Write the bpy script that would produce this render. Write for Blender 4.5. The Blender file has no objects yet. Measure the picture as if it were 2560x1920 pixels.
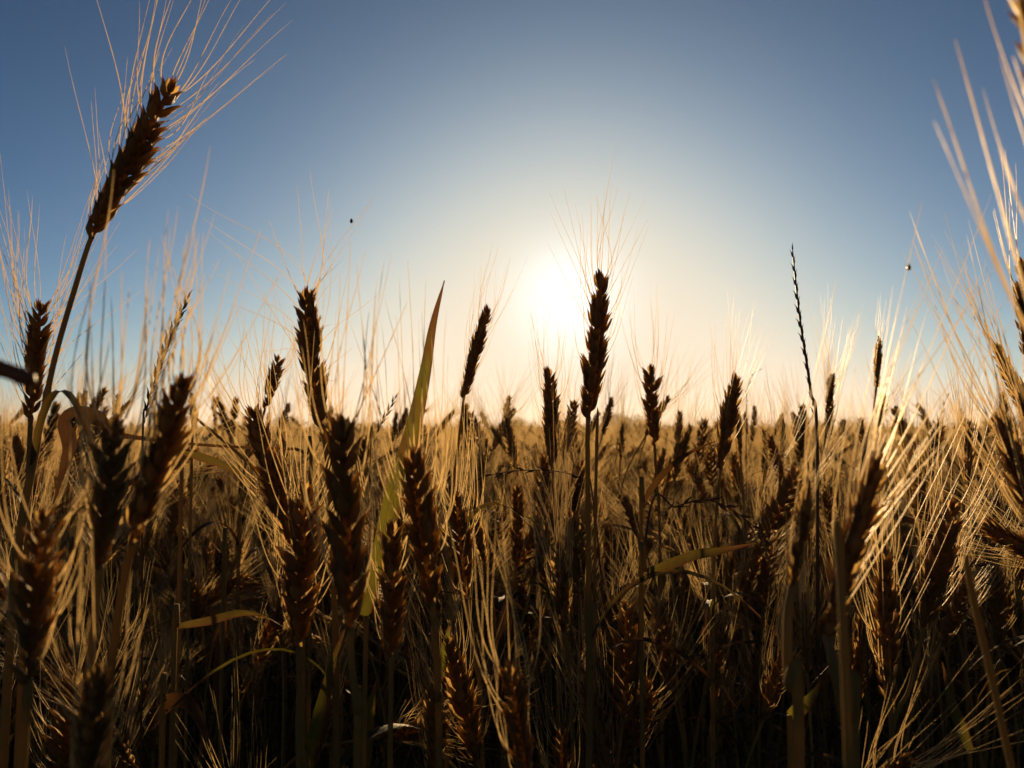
import bpy, math, random
import numpy as np
from mathutils import Vector, Matrix, Quaternion

sc = bpy.context.scene
COL = sc.collection
rad = math.radians

# ------------------------------------------------------------------ camera
HC = 0.86                                   # lens height: just at the level of the ears
FPX = 2070.0 * 2212 / 2560                  # focal length in pixels of a 2212 px wide frame
PITCH = math.atan((1078 - 960) / 2070.0)
cam = bpy.data.cameras.new('camera')
cam_ob = bpy.data.objects.new('camera', cam)
COL.objects.link(cam_ob)
cam.lens = 36 * 2070.0 / 2560
cam.sensor_width = 36
cam.clip_start = 0.01
cam.clip_end = 6000
cam.dof.use_dof = True
cam.dof.focus_distance = 0.56
cam.dof.aperture_fstop = 15.5
cam_ob.location = (0, 0, HC)
cam_ob.rotation_euler = (math.pi / 2 + PITCH, 0, 0)
sc.camera = cam_ob

# ------------------------------------------------------------------ sky, sun, exposure
SUN_EL = rad(9.05)
SUN_AZ = rad(3.96)
sun_dir = Vector((math.sin(SUN_AZ) * math.cos(SUN_EL), math.cos(SUN_AZ) * math.cos(SUN_EL), math.sin(SUN_EL)))
world = bpy.data.worlds.new('World')
sc.world = world
world.use_nodes = True
wn, wl = world.node_tree.nodes, world.node_tree.links
bg = wn['Background']
bg.inputs[1].default_value = 0.0785
sky = wn.new('ShaderNodeTexSky')
sky.sky_type = 'NISHITA'
sky.sun_disc = False
sky.sun_elevation = SUN_EL
sky.sun_rotation = SUN_AZ
sky.air_density, sky.dust_density, sky.ozone_density = 0.5, 0.5, 4.0
sep = wn.new('ShaderNodeSeparateColor')
comb = wn.new('ShaderNodeCombineColor')
wl.new(sky.outputs[0], sep.inputs[0])


def wmath(op, a, b=None):
    n = wn.new('ShaderNodeMath')
    n.operation = op
    for k, v in enumerate((a, b)):
        if v is None:
            continue
        if isinstance(v, (int, float)):
            n.inputs[k].default_value = v
        else:
            wl.new(v, n.inputs[k])
    return n.outputs[0]


# film-like shoulder on the bright circumsolar part of the sky
tc = wn.new('ShaderNodeTexCoord')
dot = wn.new('ShaderNodeVectorMath')
dot.operation = 'DOT_PRODUCT'
wl.new(tc.outputs['Generated'], dot.inputs[0])
dot.inputs[1].default_value = sun_dir
ang = wmath('ARCCOSINE', wmath('MINIMUM', dot.outputs['Value'], 1.0))
core = wmath('EXPONENT', wmath('MULTIPLY', wmath('POWER', wmath('DIVIDE', ang, rad(3.5)), 2.0), -1.0))
for ch, (g, p, m, cadd) in enumerate(((0.1755, 1.52, 9.4, 3.0), (0.179, 1.5, 8.2, 4.4), (0.168, 1.66, 6.55, 5.4))):
    x = wmath('POWER', wmath('MULTIPLY', sep.outputs[ch], g), p)
    x = wmath('SUBTRACT', 1.0, wmath('EXPONENT', wmath('MULTIPLY', x, -1.0)))
    x = wmath('ADD', wmath('MULTIPLY', x, m), wmath('MULTIPLY', core, cadd))
    wl.new(x, comb.inputs[ch])
wl.new(comb.outputs[0], bg.inputs[0])

sun = bpy.data.lights.new('sun', 'SUN')
sun.energy = 5.0
sun.angle = rad(0.5)
sun.color = (1.0, 0.68, 0.33)
sun_ob = bpy.data.objects.new('sun', sun)
COL.objects.link(sun_ob)
sun_ob.rotation_mode = 'QUATERNION'
sun_ob.rotation_quaternion = sun_dir.to_track_quat('Z', 'Y')

sc.view_settings.view_transform = 'Standard'
sc.view_settings.look = 'None'
sc.view_settings.gamma = 1.0
sc.view_settings.exposure = 0.35
sc.cycles.max_bounces = 10
sc.cycles.transmission_bounces = 8
sc.cycles.diffuse_bounces = 6
sc.cycles.glossy_bounces = 3
sc.cycles.caustics_reflective = False
sc.cycles.caustics_refractive = False
sc.cycles.sample_clamp_indirect = 4.0


# ------------------------------------------------------------------ helpers
def at(x, y, d):
    """world point at depth d metres for a position (x, y) in a 2212 x 1659 frame"""
    u, v = (x - 1106) / FPX, (829.5 - y) / FPX
    s, c = math.sin(PITCH), math.cos(PITCH)
    return Vector((d * u, d * (c - v * s), HC + d * (s + v * c)))


def pix(p):
    """where a world point shows, in the same frame"""
    s, c = math.sin(PITCH), math.cos(PITCH)
    y, z = p[1], p[2] - HC
    d = y * c + z * s
    return 1106 + FPX * p[0] / d, 829.5 - FPX * (z * c - y * s) / d, d


def mesh(name, V, F, mat, smooth=True):
    me = bpy.data.meshes.new(name)
    me.from_pydata([tuple(v) for v in V], [], F)
    for m in (mat if isinstance(mat, (list, tuple)) else [mat]):
        me.materials.append(m)
    if smooth:
        me.polygons.foreach_set('use_smooth', [True] * len(me.polygons))
    me.update()
    return me


def link(name, data, parent=None, mb=None):
    o = bpy.data.objects.new(name, data)
    COL.objects.link(o)
    if parent is not None:
        o.parent = parent
    if mb is not None:
        o.matrix_basis = mb
    return o


def tag(o, label=None, cat=None, group=None, kind=None):
    for k, v in (('label', label), ('category', cat), ('group', group), ('kind', kind)):
        if v:
            o[k] = v
    return o


def merge(parts):
    """parts: (V, F, matrix or None, material index) -> V, F, material indices"""
    VV, FF, MI, off = [], [], [], 0
    for V, F, M, mi in parts:
        V = np.asarray(V, dtype=float)
        if M is not None:
            A = np.array(M)
            V = V @ A[:3, :3].T + A[:3, 3]
        VV.append(V)
        FF += [tuple(i + off for i in f) for f in F]
        MI += [mi] * len(F)
        off += len(V)
    return (np.vstack(VV) if VV else np.zeros((0, 3))), FF, MI


def merged_mesh(name, parts, mats):
    V, F, MI = merge(parts)
    me = mesh(name, V, F, mats)
    me.polygons.foreach_set('material_index', MI)
    return me


def tube(P, R, k=3, cap=True, groove=False):
    P = np.asarray([tuple(p) for p in P], dtype=float)
    n = len(P)
    T = np.gradient(P, axis=0)
    T /= np.linalg.norm(T, axis=1)[:, None] + 1e-12
    ref = np.array((1.0, 0, 0)) if abs(T[0][0]) < .8 else np.array((0, 1.0, 0))
    a = ref - T[0] * ref.dot(T[0])
    a /= np.linalg.norm(a)
    V, F = [], []
    cs = [(math.cos(2 * math.pi * j / k), math.sin(2 * math.pi * j / k)) for j in range(k)]
    for i in range(n):
        a = a - T[i] * a.dot(T[i])
        a /= np.linalg.norm(a) + 1e-12
        b = np.cross(T[i], a)
        for c, s in cs:
            V.append(P[i] + R[i] * (c * a + s * b))
    for i in range(n - 1):
        for j in range(k - 1 if groove else k):
            j2 = (j + 1) % k
            F.append((i * k + j, i * k + j2, i * k + k + j2, i * k + k + j))
    if cap:
        F.append(tuple(range(k - 1, -1, -1)))
        F.append(tuple((n - 1) * k + j for j in range(k)))
    return V, F


def bez(P, n):
    """points along a Catmull-Rom curve through P"""
    P = [Vector(p) for p in P]
    P = [P[0] * 2 - P[1]] + P + [P[-1] * 2 - P[-2]]
    out = []
    m = len(P) - 3
    for i in range(m):
        p0, p1, p2, p3 = P[i:i + 4]
        for j in range(n):
            t = j / n
            out.append(.5 * ((2 * p1) + (p2 - p0) * t + (2 * p0 - 5 * p1 + 4 * p2 - p3) * t * t
                             + (3 * p1 - p0 - 3 * p2 + p3) * t ** 3))
    out.append(P[-2])
    return out


# ------------------------------------------------------------------ materials
def plant_mat(name, c1, c2, tcol, tf, rough=.5, spec=.5, stripes=0, scale=90, bump=.0, blotch=None):
    m = bpy.data.materials.new(name)
    m.use_nodes = True
    n, l = m.node_tree.nodes, m.node_tree.links
    pr = n['Principled BSDF']
    out = n['Material Output']
    oi = n.new('ShaderNodeObjectInfo')
    geo = n.new('ShaderNodeTexCoord')
    no = n.new('ShaderNodeTexNoise')
    no.inputs['Scale'].default_value = scale
    no.inputs['Detail'].default_value = 4
    l.new(geo.outputs['Object'], no.inputs['Vector'])
    add = n.new('ShaderNodeMath')
    add.operation = 'MULTIPLY_ADD'
    l.new(no.outputs['Fac'], add.inputs[0])
    add.inputs[1].default_value = .9
    l.new(oi.outputs['Random'], add.inputs[2])
    mul = n.new('ShaderNodeMath')
    mul.operation = 'MULTIPLY'
    mul.use_clamp = True
    l.new(add.outputs[0], mul.inputs[0])
    mul.inputs[1].default_value = .53
    mix = n.new('ShaderNodeMix')
    mix.data_type = 'RGBA'
    l.new(mul.outputs[0], mix.inputs[0])
    mix.inputs[6].default_value = (*c1, 1)
    mix.inputs[7].default_value = (*c2, 1)
    col = mix.outputs[2]
    tr = n.new('ShaderNodeBsdfTranslucent')
    tmix = n.new('ShaderNodeMix')
    tmix.data_type = 'RGBA'
    l.new(mul.outputs[0], tmix.inputs[0])
    tmix.inputs[6].default_value = (*tcol, 1)
    tmix.inputs[7].default_value = (*[tcol[i] * (.55 + .45 * c2[i] / max(c1[i], 1e-3)) if c1[i] else tcol[i] for i in range(3)], 1)
    tc_ = tmix.outputs[2]
    height = no.outputs['Fac']
    if stripes:
        uv = n.new('ShaderNodeUVMap')
        wv = n.new('ShaderNodeTexWave')
        wv.inputs['Scale'].default_value = stripes
        wv.inputs['Distortion'].default_value = 3.5
        wv.inputs['Detail'].default_value = 3
        wv.inputs['Detail Scale'].default_value = 2.5
        mp = n.new('ShaderNodeMapping')
        mp.inputs['Scale'].default_value = (1, .12, 1)
        l.new(uv.outputs[0], mp.inputs['Vector'])
        l.new(mp.outputs[0], wv.inputs['Vector'])
        for src, dst in ((col, 'c'), (tc_, 't')):
            mm = n.new('ShaderNodeMix')
            mm.data_type = 'RGBA'
            mm.blend_type = 'MULTIPLY'
            mm.inputs[0].default_value = .72
            l.new(src, mm.inputs[6])
            l.new(wv.outputs['Color'], mm.inputs[7])
            if dst == 'c':
                col = mm.outputs[2]
            else:
                tc_ = mm.outputs[2]
        height = wv.outputs['Fac']
    if blotch:
        nb = n.new('ShaderNodeTexNoise')
        nb.inputs['Scale'].default_value = 28
        nb.inputs['Detail'].default_value = 5
        l.new(geo.outputs['Object'], nb.inputs['Vector'])
        rp = n.new('ShaderNodeValToRGB')
        rp.color_ramp.elements[0].position = .56
        rp.color_ramp.elements[1].position = .66
        l.new(nb.outputs['Fac'], rp.inputs[0])
        for src, dst in ((col, 'c'), (tc_, 't')):
            mm = n.new('ShaderNodeMix')
            mm.data_type = 'RGBA'
            l.new(rp.outputs[0], mm.inputs[0])
            l.new(src, mm.inputs[6])
            mm.inputs[7].default_value = (*blotch, 1)
            if dst == 'c':
                col = mm.outputs[2]
            else:
                tc_ = mm.outputs[2]
    if stripes and blotch:
        sx = n.new('ShaderNodeSeparateXYZ')
        l.new(uv.outputs[0], sx.inputs[0])
        e1 = n.new('ShaderNodeMath')
        e1.operation = 'MULTIPLY_ADD'
        l.new(no.outputs['Fac'], e1.inputs[0])
        e1.inputs[1].default_value = .5
        l.new(sx.outputs[1], e1.inputs[2])
        e2 = n.new('ShaderNodeMath')
        e2.operation = 'MULTIPLY_ADD'
        l.new(no.outputs['Fac'], e2.inputs[0])
        e2.inputs[1].default_value = .35
        l.new(sx.outputs[0], e2.inputs[2])
        e3 = n.new('ShaderNodeMath')
        e3.operation = 'MAXIMUM'
        l.new(e1.outputs[0], e3.inputs[0])
        l.new(e2.outputs[0], e3.inputs[1])
        er = n.new('ShaderNodeMapRange')
        er.inputs[1].default_value = .98
        er.inputs[2].default_value = 1.12
        l.new(e3.outputs[0], er.inputs[0])
        for src, dst in ((col, 'c'), (tc_, 't')):
            mm = n.new('ShaderNodeMix')
            mm.data_type = 'RGBA'
            l.new(er.outputs[0], mm.inputs[0])
            l.new(src, mm.inputs[6])
            mm.inputs[7].default_value = (.17, .07, .022, 1)
            if dst == 'c':
                col = mm.outputs[2]
            else:
                tc_ = mm.outputs[2]
    l.new(col, pr.inputs['Base Color'])
    l.new(tc_, tr.inputs['Color'])
    pr.inputs['Roughness'].default_value = rough
    pr.inputs['Specular IOR Level'].default_value = spec
    if bump:
        bp = n.new('ShaderNodeBump')
        bp.inputs['Strength'].default_value = bump
        bp.inputs['Distance'].default_value = .0006
        l.new(height, bp.inputs['Height'])
        l.new(bp.outputs[0], pr.inputs['Normal'])
    ms = n.new('ShaderNodeMixShader')
    ms.inputs[0].default_value = tf
    l.new(pr.outputs[0], ms.inputs[1])
    l.new(tr.outputs[0], ms.inputs[2])
    l.new(ms.outputs[0], out.inputs['Surface'])
    return m


M_HUSK = plant_mat('ripe_husk', (.21, .105, .028), (.11, .056, .014), (.85, .53, .17), .50, .55, .25, scale=420, bump=.6)
M_AWN = plant_mat('awn_bristle', (.56, .36, .14), (.44, .27, .085), (.95, .68, .31), .50, .45, .22, scale=900, bump=.5)
M_STEM = plant_mat('straw_stem', (.33, .19, .05), (.20, .125, .028), (.60, .38, .11), .22, .75, .12, scale=160, bump=.3)
M_GREEN = plant_mat('green_blade', (.065, .07, .013), (.10, .08, .016), (.24, .225, .028), .45, .5, .3, stripes=7, scale=60, bump=.5, blotch=(.16, .085, .018))
M_OLIVE = plant_mat('olive_blade', (.10, .08, .022), (.16, .095, .026), (.20, .15, .03), .36, .55, .25, stripes=6, scale=60, bump=.5, blotch=(.16, .08, .02))
M_DRY = plant_mat('dry_blade', (.18, .085, .03), (.09, .045, .016), (.34, .15, .04), .18, .65, .2, stripes=6, scale=60, bump=.6, blotch=(.09, .04, .014))
M_GRASS = plant_mat('grass_seed', (.12, .062, .018), (.07, .038, .012), (.34, .18, .045), .26, .5, .4, scale=300, bump=.5)


def soil_mat():
    m = bpy.data.materials.new('dry_soil')
    m.use_nodes = True
    n, l = m.node_tree.nodes, m.node_tree.links
    pr = n['Principled BSDF']
    no = n.new('ShaderNodeTexNoise')
    no.inputs['Scale'].default_value = 9
    no.inputs['Detail'].default_value = 8
    tcn = n.new('ShaderNodeTexCoord')
    l.new(tcn.outputs['Object'], no.inputs['Vector'])
    rp = n.new('ShaderNodeValToRGB')
    rp.color_ramp.elements[0].color = (.035, .020, .010, 1)
    rp.color_ramp.elements[1].color = (.11, .07, .035, 1)
    l.new(no.outputs['Fac'], rp.inputs[0])
    l.new(rp.outputs[0], pr.inputs['Base Color'])
    pr.inputs['Roughness'].default_value = .95
    bp = n.new('ShaderNodeBump')
    bp.inputs['Distance'].default_value = .02
    l.new(no.outputs['Fac'], bp.inputs['Height'])
    l.new(bp.outputs[0], pr.inputs['Normal'])
    return m


# ------------------------------------------------------------------ ground
gv, gf = [], []
rings = [0, .5, 1, 2, 4, 8, 16, 40, 100, 300, 900, 3000]
seg = 48
rg = random.Random(3)
gv.append((0, 0, 0))
for r in rings[1:]:
    for j in range(seg):
        a = 2 * math.pi * j / seg
        gv.append((r * math.cos(a), r * math.sin(a), rg.uniform(-.012, .0) if r < 20 else -.02))
for j in range(seg):
    gf.append((0, 1 + j, 1 + (j + 1) % seg))
for i in range(len(rings) - 2):
    for j in range(seg):
        a, b = 1 + i * seg + j, 1 + i * seg + (j + 1) % seg
        gf.append((a, a + seg, b + seg, b))
tag(link('ground', mesh('ground', gv, gf, soil_mat())), kind='structure')


# ------------------------------------------------------------------ plant geometry
def lemma(L=.0112, w=.0018, th=.0018, beak=.18, rings=7, k=7, bend=.0012):
    """a closed almond shaped husk, +Z its length, +X its back"""
    V, F = [], []
    for i in range(rings + 1):
        t = i / rings
        body = math.sin(math.pi * .5 * min(1, t / .34)) ** .8 if t < .34 else 1 - ((t - .34) / .66) ** (1.15 - beak)
        r = max(body, .10 if t < .5 else .045)
        cx = bend * math.sin(t * math.pi * .85) + .0016 * max(0, t - .62) ** 1.3 * 5
        for j in range(k):
            a = 2 * math.pi * j / k
            keel = 1 + .22 * max(0, math.cos(a)) ** 4
            V.append((cx + th * r * keel * math.cos(a), w * r * math.sin(a), L * t))
    for i in range(rings):
        for j in range(k):
            j2 = (j + 1) % k
            F.append((i * k + j, i * k + j2, (i + 1) * k + j2, (i + 1) * k + j))
    F.append(tuple(rings * k + j for j in range(k)))
    F.append(tuple(range(k - 1, -1, -1)))
    return np.array(V), F


def glume(L=.0085, w=.0024, th=.0020, rings=5, k=5):
    """an open, boat shaped outer scale with a pointed keel"""
    V, F = [], []
    for i in range(rings + 1):
        t = i / rings
        r = math.sin(math.pi * (t * .86 + .12)) ** .7 if t < 1 else .10
        for j in range(k):
            s = -1 + 2 * j / (k - 1)
            a = s * rad(82)
            V.append((.0012 * math.sin(t * 2.6) + th * r * math.cos(a) - .0004 + .0008 * max(0, t - .7) * 3,
                      w * r * math.sin(a), L * t + (.0012 * (1 - abs(s)) if i == rings else 0)))
    for i in range(rings):
        for j in range(k - 1):
            F.append((i * k + j, i * k + j + 1, (i + 1) * k + j + 1, (i + 1) * k + j))
    return np.array(V), F


def rot(ax, deg):
    return Matrix.Rotation(rad(deg), 4, ax)


def make_spikelet(seed, hi=True):
    """three awned florets fanned between two glumes; returns parts and floret tips"""
    r = random.Random(seed)
    parts, tips = [], []
    rr, kk = (7, 7) if hi else (4, 5)
    for ty, out, z0, s in ((-9.5, 0, 0, 1), (9.5, 0, 0, 1), (r.uniform(-4, 4), 7, .0026, .88)):
        ty += r.uniform(-4, 4)
        out += r.uniform(-4, 4)
        s *= r.uniform(.92, 1.1)
        M = Matrix.Translation((0.0002, 0, z0)) @ rot('X', -ty) @ rot('Y', out) @ Matrix.Scale(s, 4)
        V, F = lemma(rings=rr, k=kk)
        parts.append((V, F, M, 0))
        tips.append((M @ Vector((.0029, 0, .0110)), (M.to_3x3() @ Vector((.22, 0, 1))).normalized()))
    for ty in (-17, 17):
        M = Matrix.Translation((-.0003, 0, -.0004)) @ rot('X', -ty + r.uniform(-4, 4)) @ rot('Y', r.uniform(2, 14)) @ rot('Z', math.copysign(38, ty)) @ Matrix.Scale(r.uniform(.9, 1.12), 4)
        V, F = glume(rings=5 if hi else 3, k=5 if hi else 3)
        parts.append((V, F, M, 0))
    return parts, tips


SPK = [make_spikelet(s) for s in (1, 2, 3, 4)]
SPK_LO = [make_spikelet(s, False) for s in (1, 2, 3, 4)]
SPK_ME = [merged_mesh('spikelet', p, [M_HUSK]) for p, t in SPK]


def ear_layout(L, n, rng, bend=0.0, wid=1.0, flare=0.0):
    """spikelet matrices, floret tips and spine of an ear along +Z, two rows on +X and -X"""
    k = L / .085
    spk, tips = [], []

    def axis(u):
        return Vector((bend * L * u * u, 0, L * u))
    for i in range(n):
        u = (i + .2) / n * .93
        side = 1 if i % 2 else -1
        prof = .72 + .5 * math.sin(math.pi * min(1, u * .8 + .12)) ** 1.2 - .34 * max(0, u - .62)
        s = k * prof * (rng.uniform(.86, 1.14) if rng.random() > .09 else rng.uniform(.5, .75)) * 21 / n * 1.17
        lean = math.degrees(math.atan(2 * bend * u))
        tilt = (9.5 + 6 * math.sin(math.pi * u) + rng.uniform(-6, 9)) * (1 + flare * (1 - u))
        M = (Matrix.Translation(axis(u)) @ rot('Y', lean) @ rot('Z', 0 if side > 0 else 180) @ rot('Z', rng.uniform(-14, 14))
             @ Matrix.Translation((.0006 * k, 0, 0)) @ rot('Y', tilt) @ Matrix.Diagonal((s * wid, s * wid, s, 1)))
        v = rng.randrange(4)
        spk.append((v, M))
        for q, (p, d) in enumerate(SPK[v][1]):
            tips.append((M @ p, (M.to_3x3() @ d).normalized(), u, side, q))
    v = rng.randrange(4)
    M = Matrix.Translation(axis(.93)) @ rot('Y', math.degrees(math.atan(2 * bend))) @ rot('Z', 90) @ Matrix.Scale(k * .8, 4)
    spk.append((v, M))
    for q, (p, d) in enumerate(SPK[v][1]):
        tips.append((M @ p, (M.to_3x3() @ d).normalized(), 1.0, 0, q))
    spine = [axis(i / 8 * .95) for i in range(9)]
    return spk, tips, spine


def awn_path(o, d0, d1, L, n, rng, wob=.012):
    w = Vector((rng.uniform(-1, 1), rng.uniform(-1, 1), 0)) * wob
    out = []
    for i in range(n + 1):
        t = i / n
        f = 1 - (1 - t) ** 2.2
        out.append(o + L * (d0 * (t - f * t) + d1 * (f * t) + w * math.sin(t * 3.1)))
    return out


def awn_mesh(path, r0, rng, k=3, barbs=True):
    n = len(path) - 1
    R = []
    for i in range(n + 1):
        t = i / n
        r = r0 * (1 - .72 * t)
        if barbs:
            r *= rng.uniform(.72, 1.3)
        R.append(r)
    R[-1] = r0 * .12
    return tube(path, R, k, cap=False, groove=True)      # grooved, as the bristles of wheat are


def ribbon(path, width, up, fold=.25, twist=0, tip=.45, base=.6, rise=.25):
    """leaf blade: five points across in a shallow V, UV along its width"""
    n = len(path) - 1
    V, F, UV = [], [], []
    for i, p in enumerate(path):
        p = Vector(p)
        t = i / n
        T = (Vector(path[min(n, i + 1)]) - Vector(path[max(0, i - 1)])).normalized()
        side = T.cross(up)
        if side.length < 1e-4:
            side = Vector((1, 0, 0))
        side.normalize()
        side = Quaternion(T, twist * t) @ side
        nrm = side.cross(T).normalized()
        w = width * min(1, base + (1 - base) * (t / rise) ** (1 if rise < .4 else 4)) * (1 if t < 1 - tip else max(.03, ((1 - t) / tip)) ** .75)
        for j in (-2, -1, 0, 1, 2):
            V.append(p + side * (w * .25 * j) + nrm * (fold * w * .5 * (abs(j) / 2) ** 1.2))
            UV.append(((j + 2) / 4, t))
    for i in range(n):
        for j in range(4):
            F.append((i * 5 + j, i * 5 + j + 1, i * 5 + 6 + j, i * 5 + 5 + j))
    return V, F, UV


def ribbon_mesh(name, path, width, up, mat, **k):
    V, F, UV = ribbon(path, width, up, **k)
    me = mesh(name, V, F, mat)
    uvl = me.uv_layers.new(name='UVMap')
    for lp in me.loops:
        uvl.data[lp.index].uv = UV[lp.vertex_index]
    return me


def stem_tube(path, r0, r1, k=7, nodes=(.45, .72), sheath=.11):
    """straw from the ear (index 0) down to the ground, with a collar under the ear and swollen nodes"""
    n = len(path) - 1
    R = []
    for i in range(n + 1):
        t = i / n
        r = r0 + (r1 - r0) * t
        if i == 0:
            r *= 1.0
        elif i == 1:
            r *= 1.25
        if i and n > 12 and (np.linalg.norm(np.array(path[i]) - np.array(path[0])) > sheath):
            r *= 1.32
        for q in nodes:
            if abs(t - q) < .5 / n:
                r *= 1.35
        R.append(r)
    return tube(path, R, k)


STALK_GROUP = 'wheat stalks standing in the field'
LANDMARKS = []                     # (x, y, phrase) of the plants that stand out
n_stalks = 0


def hero(name_phrase, label, base, tip, d, dtip=None, tips=(), n=21, bend=0., roll=0., wid=.81, spread=.35, alen=.075,
         aw=.00023, split=True, stem=None, seed=0, lean_foot=.5, leaf=None, auto=26, stem_r=.0012, flare=0., foot=None, lower=.35):
    """one wheat stalk placed by where its ear shows; base/tip are (x, y), d its distance"""
    global n_stalks
    n_stalks += 1
    rng = random.Random(seed * 7 + 11)
    b, t = at(*base, d), at(*tip, dtip or d)
    L = (t - b).length
    Z = (t - b).normalized()
    if foot is None:
        f = Vector((b.x - Z.x * .25 * lean_foot, b.y - Z.y * .25 * lean_foot, 0))
    else:
        f = Vector((foot[0], foot[1], 0))
    root = link('wheat_stalk', None)
    root.location = f
    root.empty_display_size = .02
    tag(root, label, 'wheat stalk', STALK_GROUP)
    X = Vector((1, 0, 0)) - Z * Z.x
    X.normalize()
    X = Quaternion(Z, rad(roll)) @ X
    Y = Z.cross(X)
    E = Matrix(((X.x, Y.x, Z.x, b.x), (X.y, Y.y, Z.y, b.y), (X.z, Y.z, Z.z, b.z), (0, 0, 0, 1)))
    spk, flo, spine = ear_layout(L, n, rng, bend, wid, flare)
    Tm = Matrix.Translation(-f)
    k = L / .085
    V, F = tube(spine, [q * .001 * k for q in (1., 1.7, 2.1, 2.2, 2.2, 2.1, 1.9, 1.5, .8)], 7)
    if split:
        ear = link('ear', mesh('ear', V, F, M_HUSK), root, Tm @ E)
        for v, M in spk:
            link('spikelet', SPK_ME[v], ear, M)
    else:
        parts = [(V, F, None, 0)] + [(p[0], p[1], M @ p[2], 0) for v, M in spk for p in SPK[v][0]]
        link('ear', merged_mesh('ear', parts, [M_HUSK]), root, Tm @ E)
    # bristles: the ones that can be told apart first, then the others
    todo, used = [], set()
    for tp in tips:
        u, x, y = tp[:3]
        tgt = at(x, y, d + (tp[3] if len(tp) > 3 else rng.uniform(-.015, .02)))
        loc = E.inverted() @ tgt
        side = 1 if loc.x > bend * L else -1
        best, bi = 9e9, None
        for i, (p, dd, uu, sd, q) in enumerate(flo):
            if i in used:
                continue
            c = abs(uu - u) + (.25 if sd * side < 0 else 0) + (.06 if q == 2 else 0)
            if c < best:
                best, bi = c, i
        if bi is None:
            break
        used.add(bi)
        o = E @ flo[bi][0]
        d1 = (tgt - o)
        LL = d1.length
        todo.append((o, (E.to_3x3() @ flo[bi][1]).lerp(d1.normalized(), .35).normalized(), d1.normalized(), LL))
    rest = [i for i in range(len(flo)) if i not in used]
    rng.shuffle(rest)
    for i in rest[:auto]:
        p, dd, uu, sd, q = flo[i]
        out = Vector((dd.x, dd.y, 0))
        d1 = (Vector((0, 0, 1)) + out * spread * rng.uniform(.5, 2.2) + Vector((rng.uniform(-.1, .1), rng.uniform(-.14, .14), 0))).normalized()
        LL = alen * rng.uniform(.7, 1.08) * (lower + (1 - lower) * min(1, uu * 1.6 + .15)) * (.8 if q == 2 else 1)
        todo.append((E @ p, E.to_3x3() @ dd, E.to_3x3() @ d1, LL))
    ap = []
    for o, d0, d1, LL in todo:
        path = [p - f for p in awn_path(o, d0, d1, LL, 18, rng)]
        ap.append(awn_mesh(path, aw * rng.uniform(.85, 1.15), rng))
    if split:
        for V, F in ap[:98]:
            link('awn', mesh('awn', V, F, M_AWN), root)
    else:
        V, F, MI = merge([(V, F, None, 0) for V, F in ap])
        link('beard', mesh('beard', V, F, M_AWN), root)
    # straw
    if stem:
        pts = [b + Z * .002] + [at(*s) for s in stem]
        last = pts[-1]
        pts += [Vector((last.x * .5 + f.x * .5, last.y * .5 + f.y * .5, last.z * .5)), f + Vector((0, 0, -.01))]
    else:
        pts = [b + Z * .002, b - Z * .035, b - Z * .09, Vector((f.x * .75 + b.x * .25, f.y * .75 + b.y * .25, max(.2, b.z - .32))), f + Vector((0, 0, .12)), f + Vector((0, 0, -.01))]
    path = bez(pts, 7)
    V, F = stem_tube([p - f for p in path], stem_r, stem_r * 1.45)
    link('stem', mesh('stem', V, F, M_STEM), root)
    if leaf is None:
        leaf = [(b.z - rng.uniform(.11, .17), rng.uniform(0, 360), rng.uniform(.09, .17), rng.uniform(.003, .0055), rng.choice((M_OLIVE, M_DRY, M_OLIVE, M_GREEN))) for _ in range(2)]
    if leaf:
        for (h, az, ln, wd, mt) in leaf:
            i = min(range(len(path)), key=lambda q: abs(path[q].z - h))
            p0 = path[i] - f
            a = rad(az)
            hd = Vector((math.cos(a), math.sin(a), 0))
            lp = [p0 + hd * ln * (.9 * t_ ** 1.3) + Vector((0, 0, ln * (1.0 * t_ - 1.05 * t_ ** 2.2))) for t_ in [q / 12 for q in range(13)]]
            link('leaf', ribbon_mesh('leaf', lp, wd, Vector((0, 0, 1)), mt, twist=rng.uniform(-1.2, 1.2)), root)
    cx, cy = (base[0] + tip[0]) / 2, (base[1] + tip[1]) / 2
    if name_phrase:
        LANDMARKS.append((cx, cy, name_phrase))
    return root


# ------------------------------------------------------------------ the stalks that stand out
hero('the big ear leaning right against blue sky',
     'big sharp wheat ear leaning right against deep blue sky, top left corner',
     (196, 515), (366, 172), .42, n=25, bend=.03, roll=38, wid=.95, alen=.07, seed=1, auto=26, spread=.3,
     tips=[(.16, 140, 100), (.42, 193, -60), (.10, 197, 217), (.14, 205, 187), (.2, 213, 283), (.4, 275, 123), (.52, 335, -60),
           (.6, 340, -25), (.68, 347, -45), (.74, 380, -20), (.97, 442, -30), (.99, 462, -25), (.93, 505, -10), (.9, 530, -20),
           (.86, 590, -8), (.84, 618, 5), (.7, 590, 28), (.62, 633, 43), (.5, 620, 117), (.42, 593, 143), (.36, 487, 182),
           (.3, 455, 248), (.22, 447, 253), (.15, 415, 280)],
     stem=[(186, 545, .42), (163, 620, .42), (125, 750, .42), (102, 850, .42), (70, 1010, .42), (45, 1150, .42), (20, 1420, .42)], stem_r=.00125, aw=.00023)
hero('the ear at the left edge', 'brown wheat ear near left edge, crossed by the stem of the big leaning ear',
     (66, 905), (92, 655), .44, n=20, bend=-.02, roll=55, seed=2, spread=.55, alen=.085, auto=44, stem=[(64, 960, .44), (60, 1100, .44), (50, 1400, .44)],
     tips=[(.9, 70, 430), (.95, 58, 410), (.8, 8, 415), (.7, 22, 440), (.9, 85, 440), (.5, 300, 535), (.45, 240, 620), (.3, 310, 625), (.6, 200, 560)])
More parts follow.
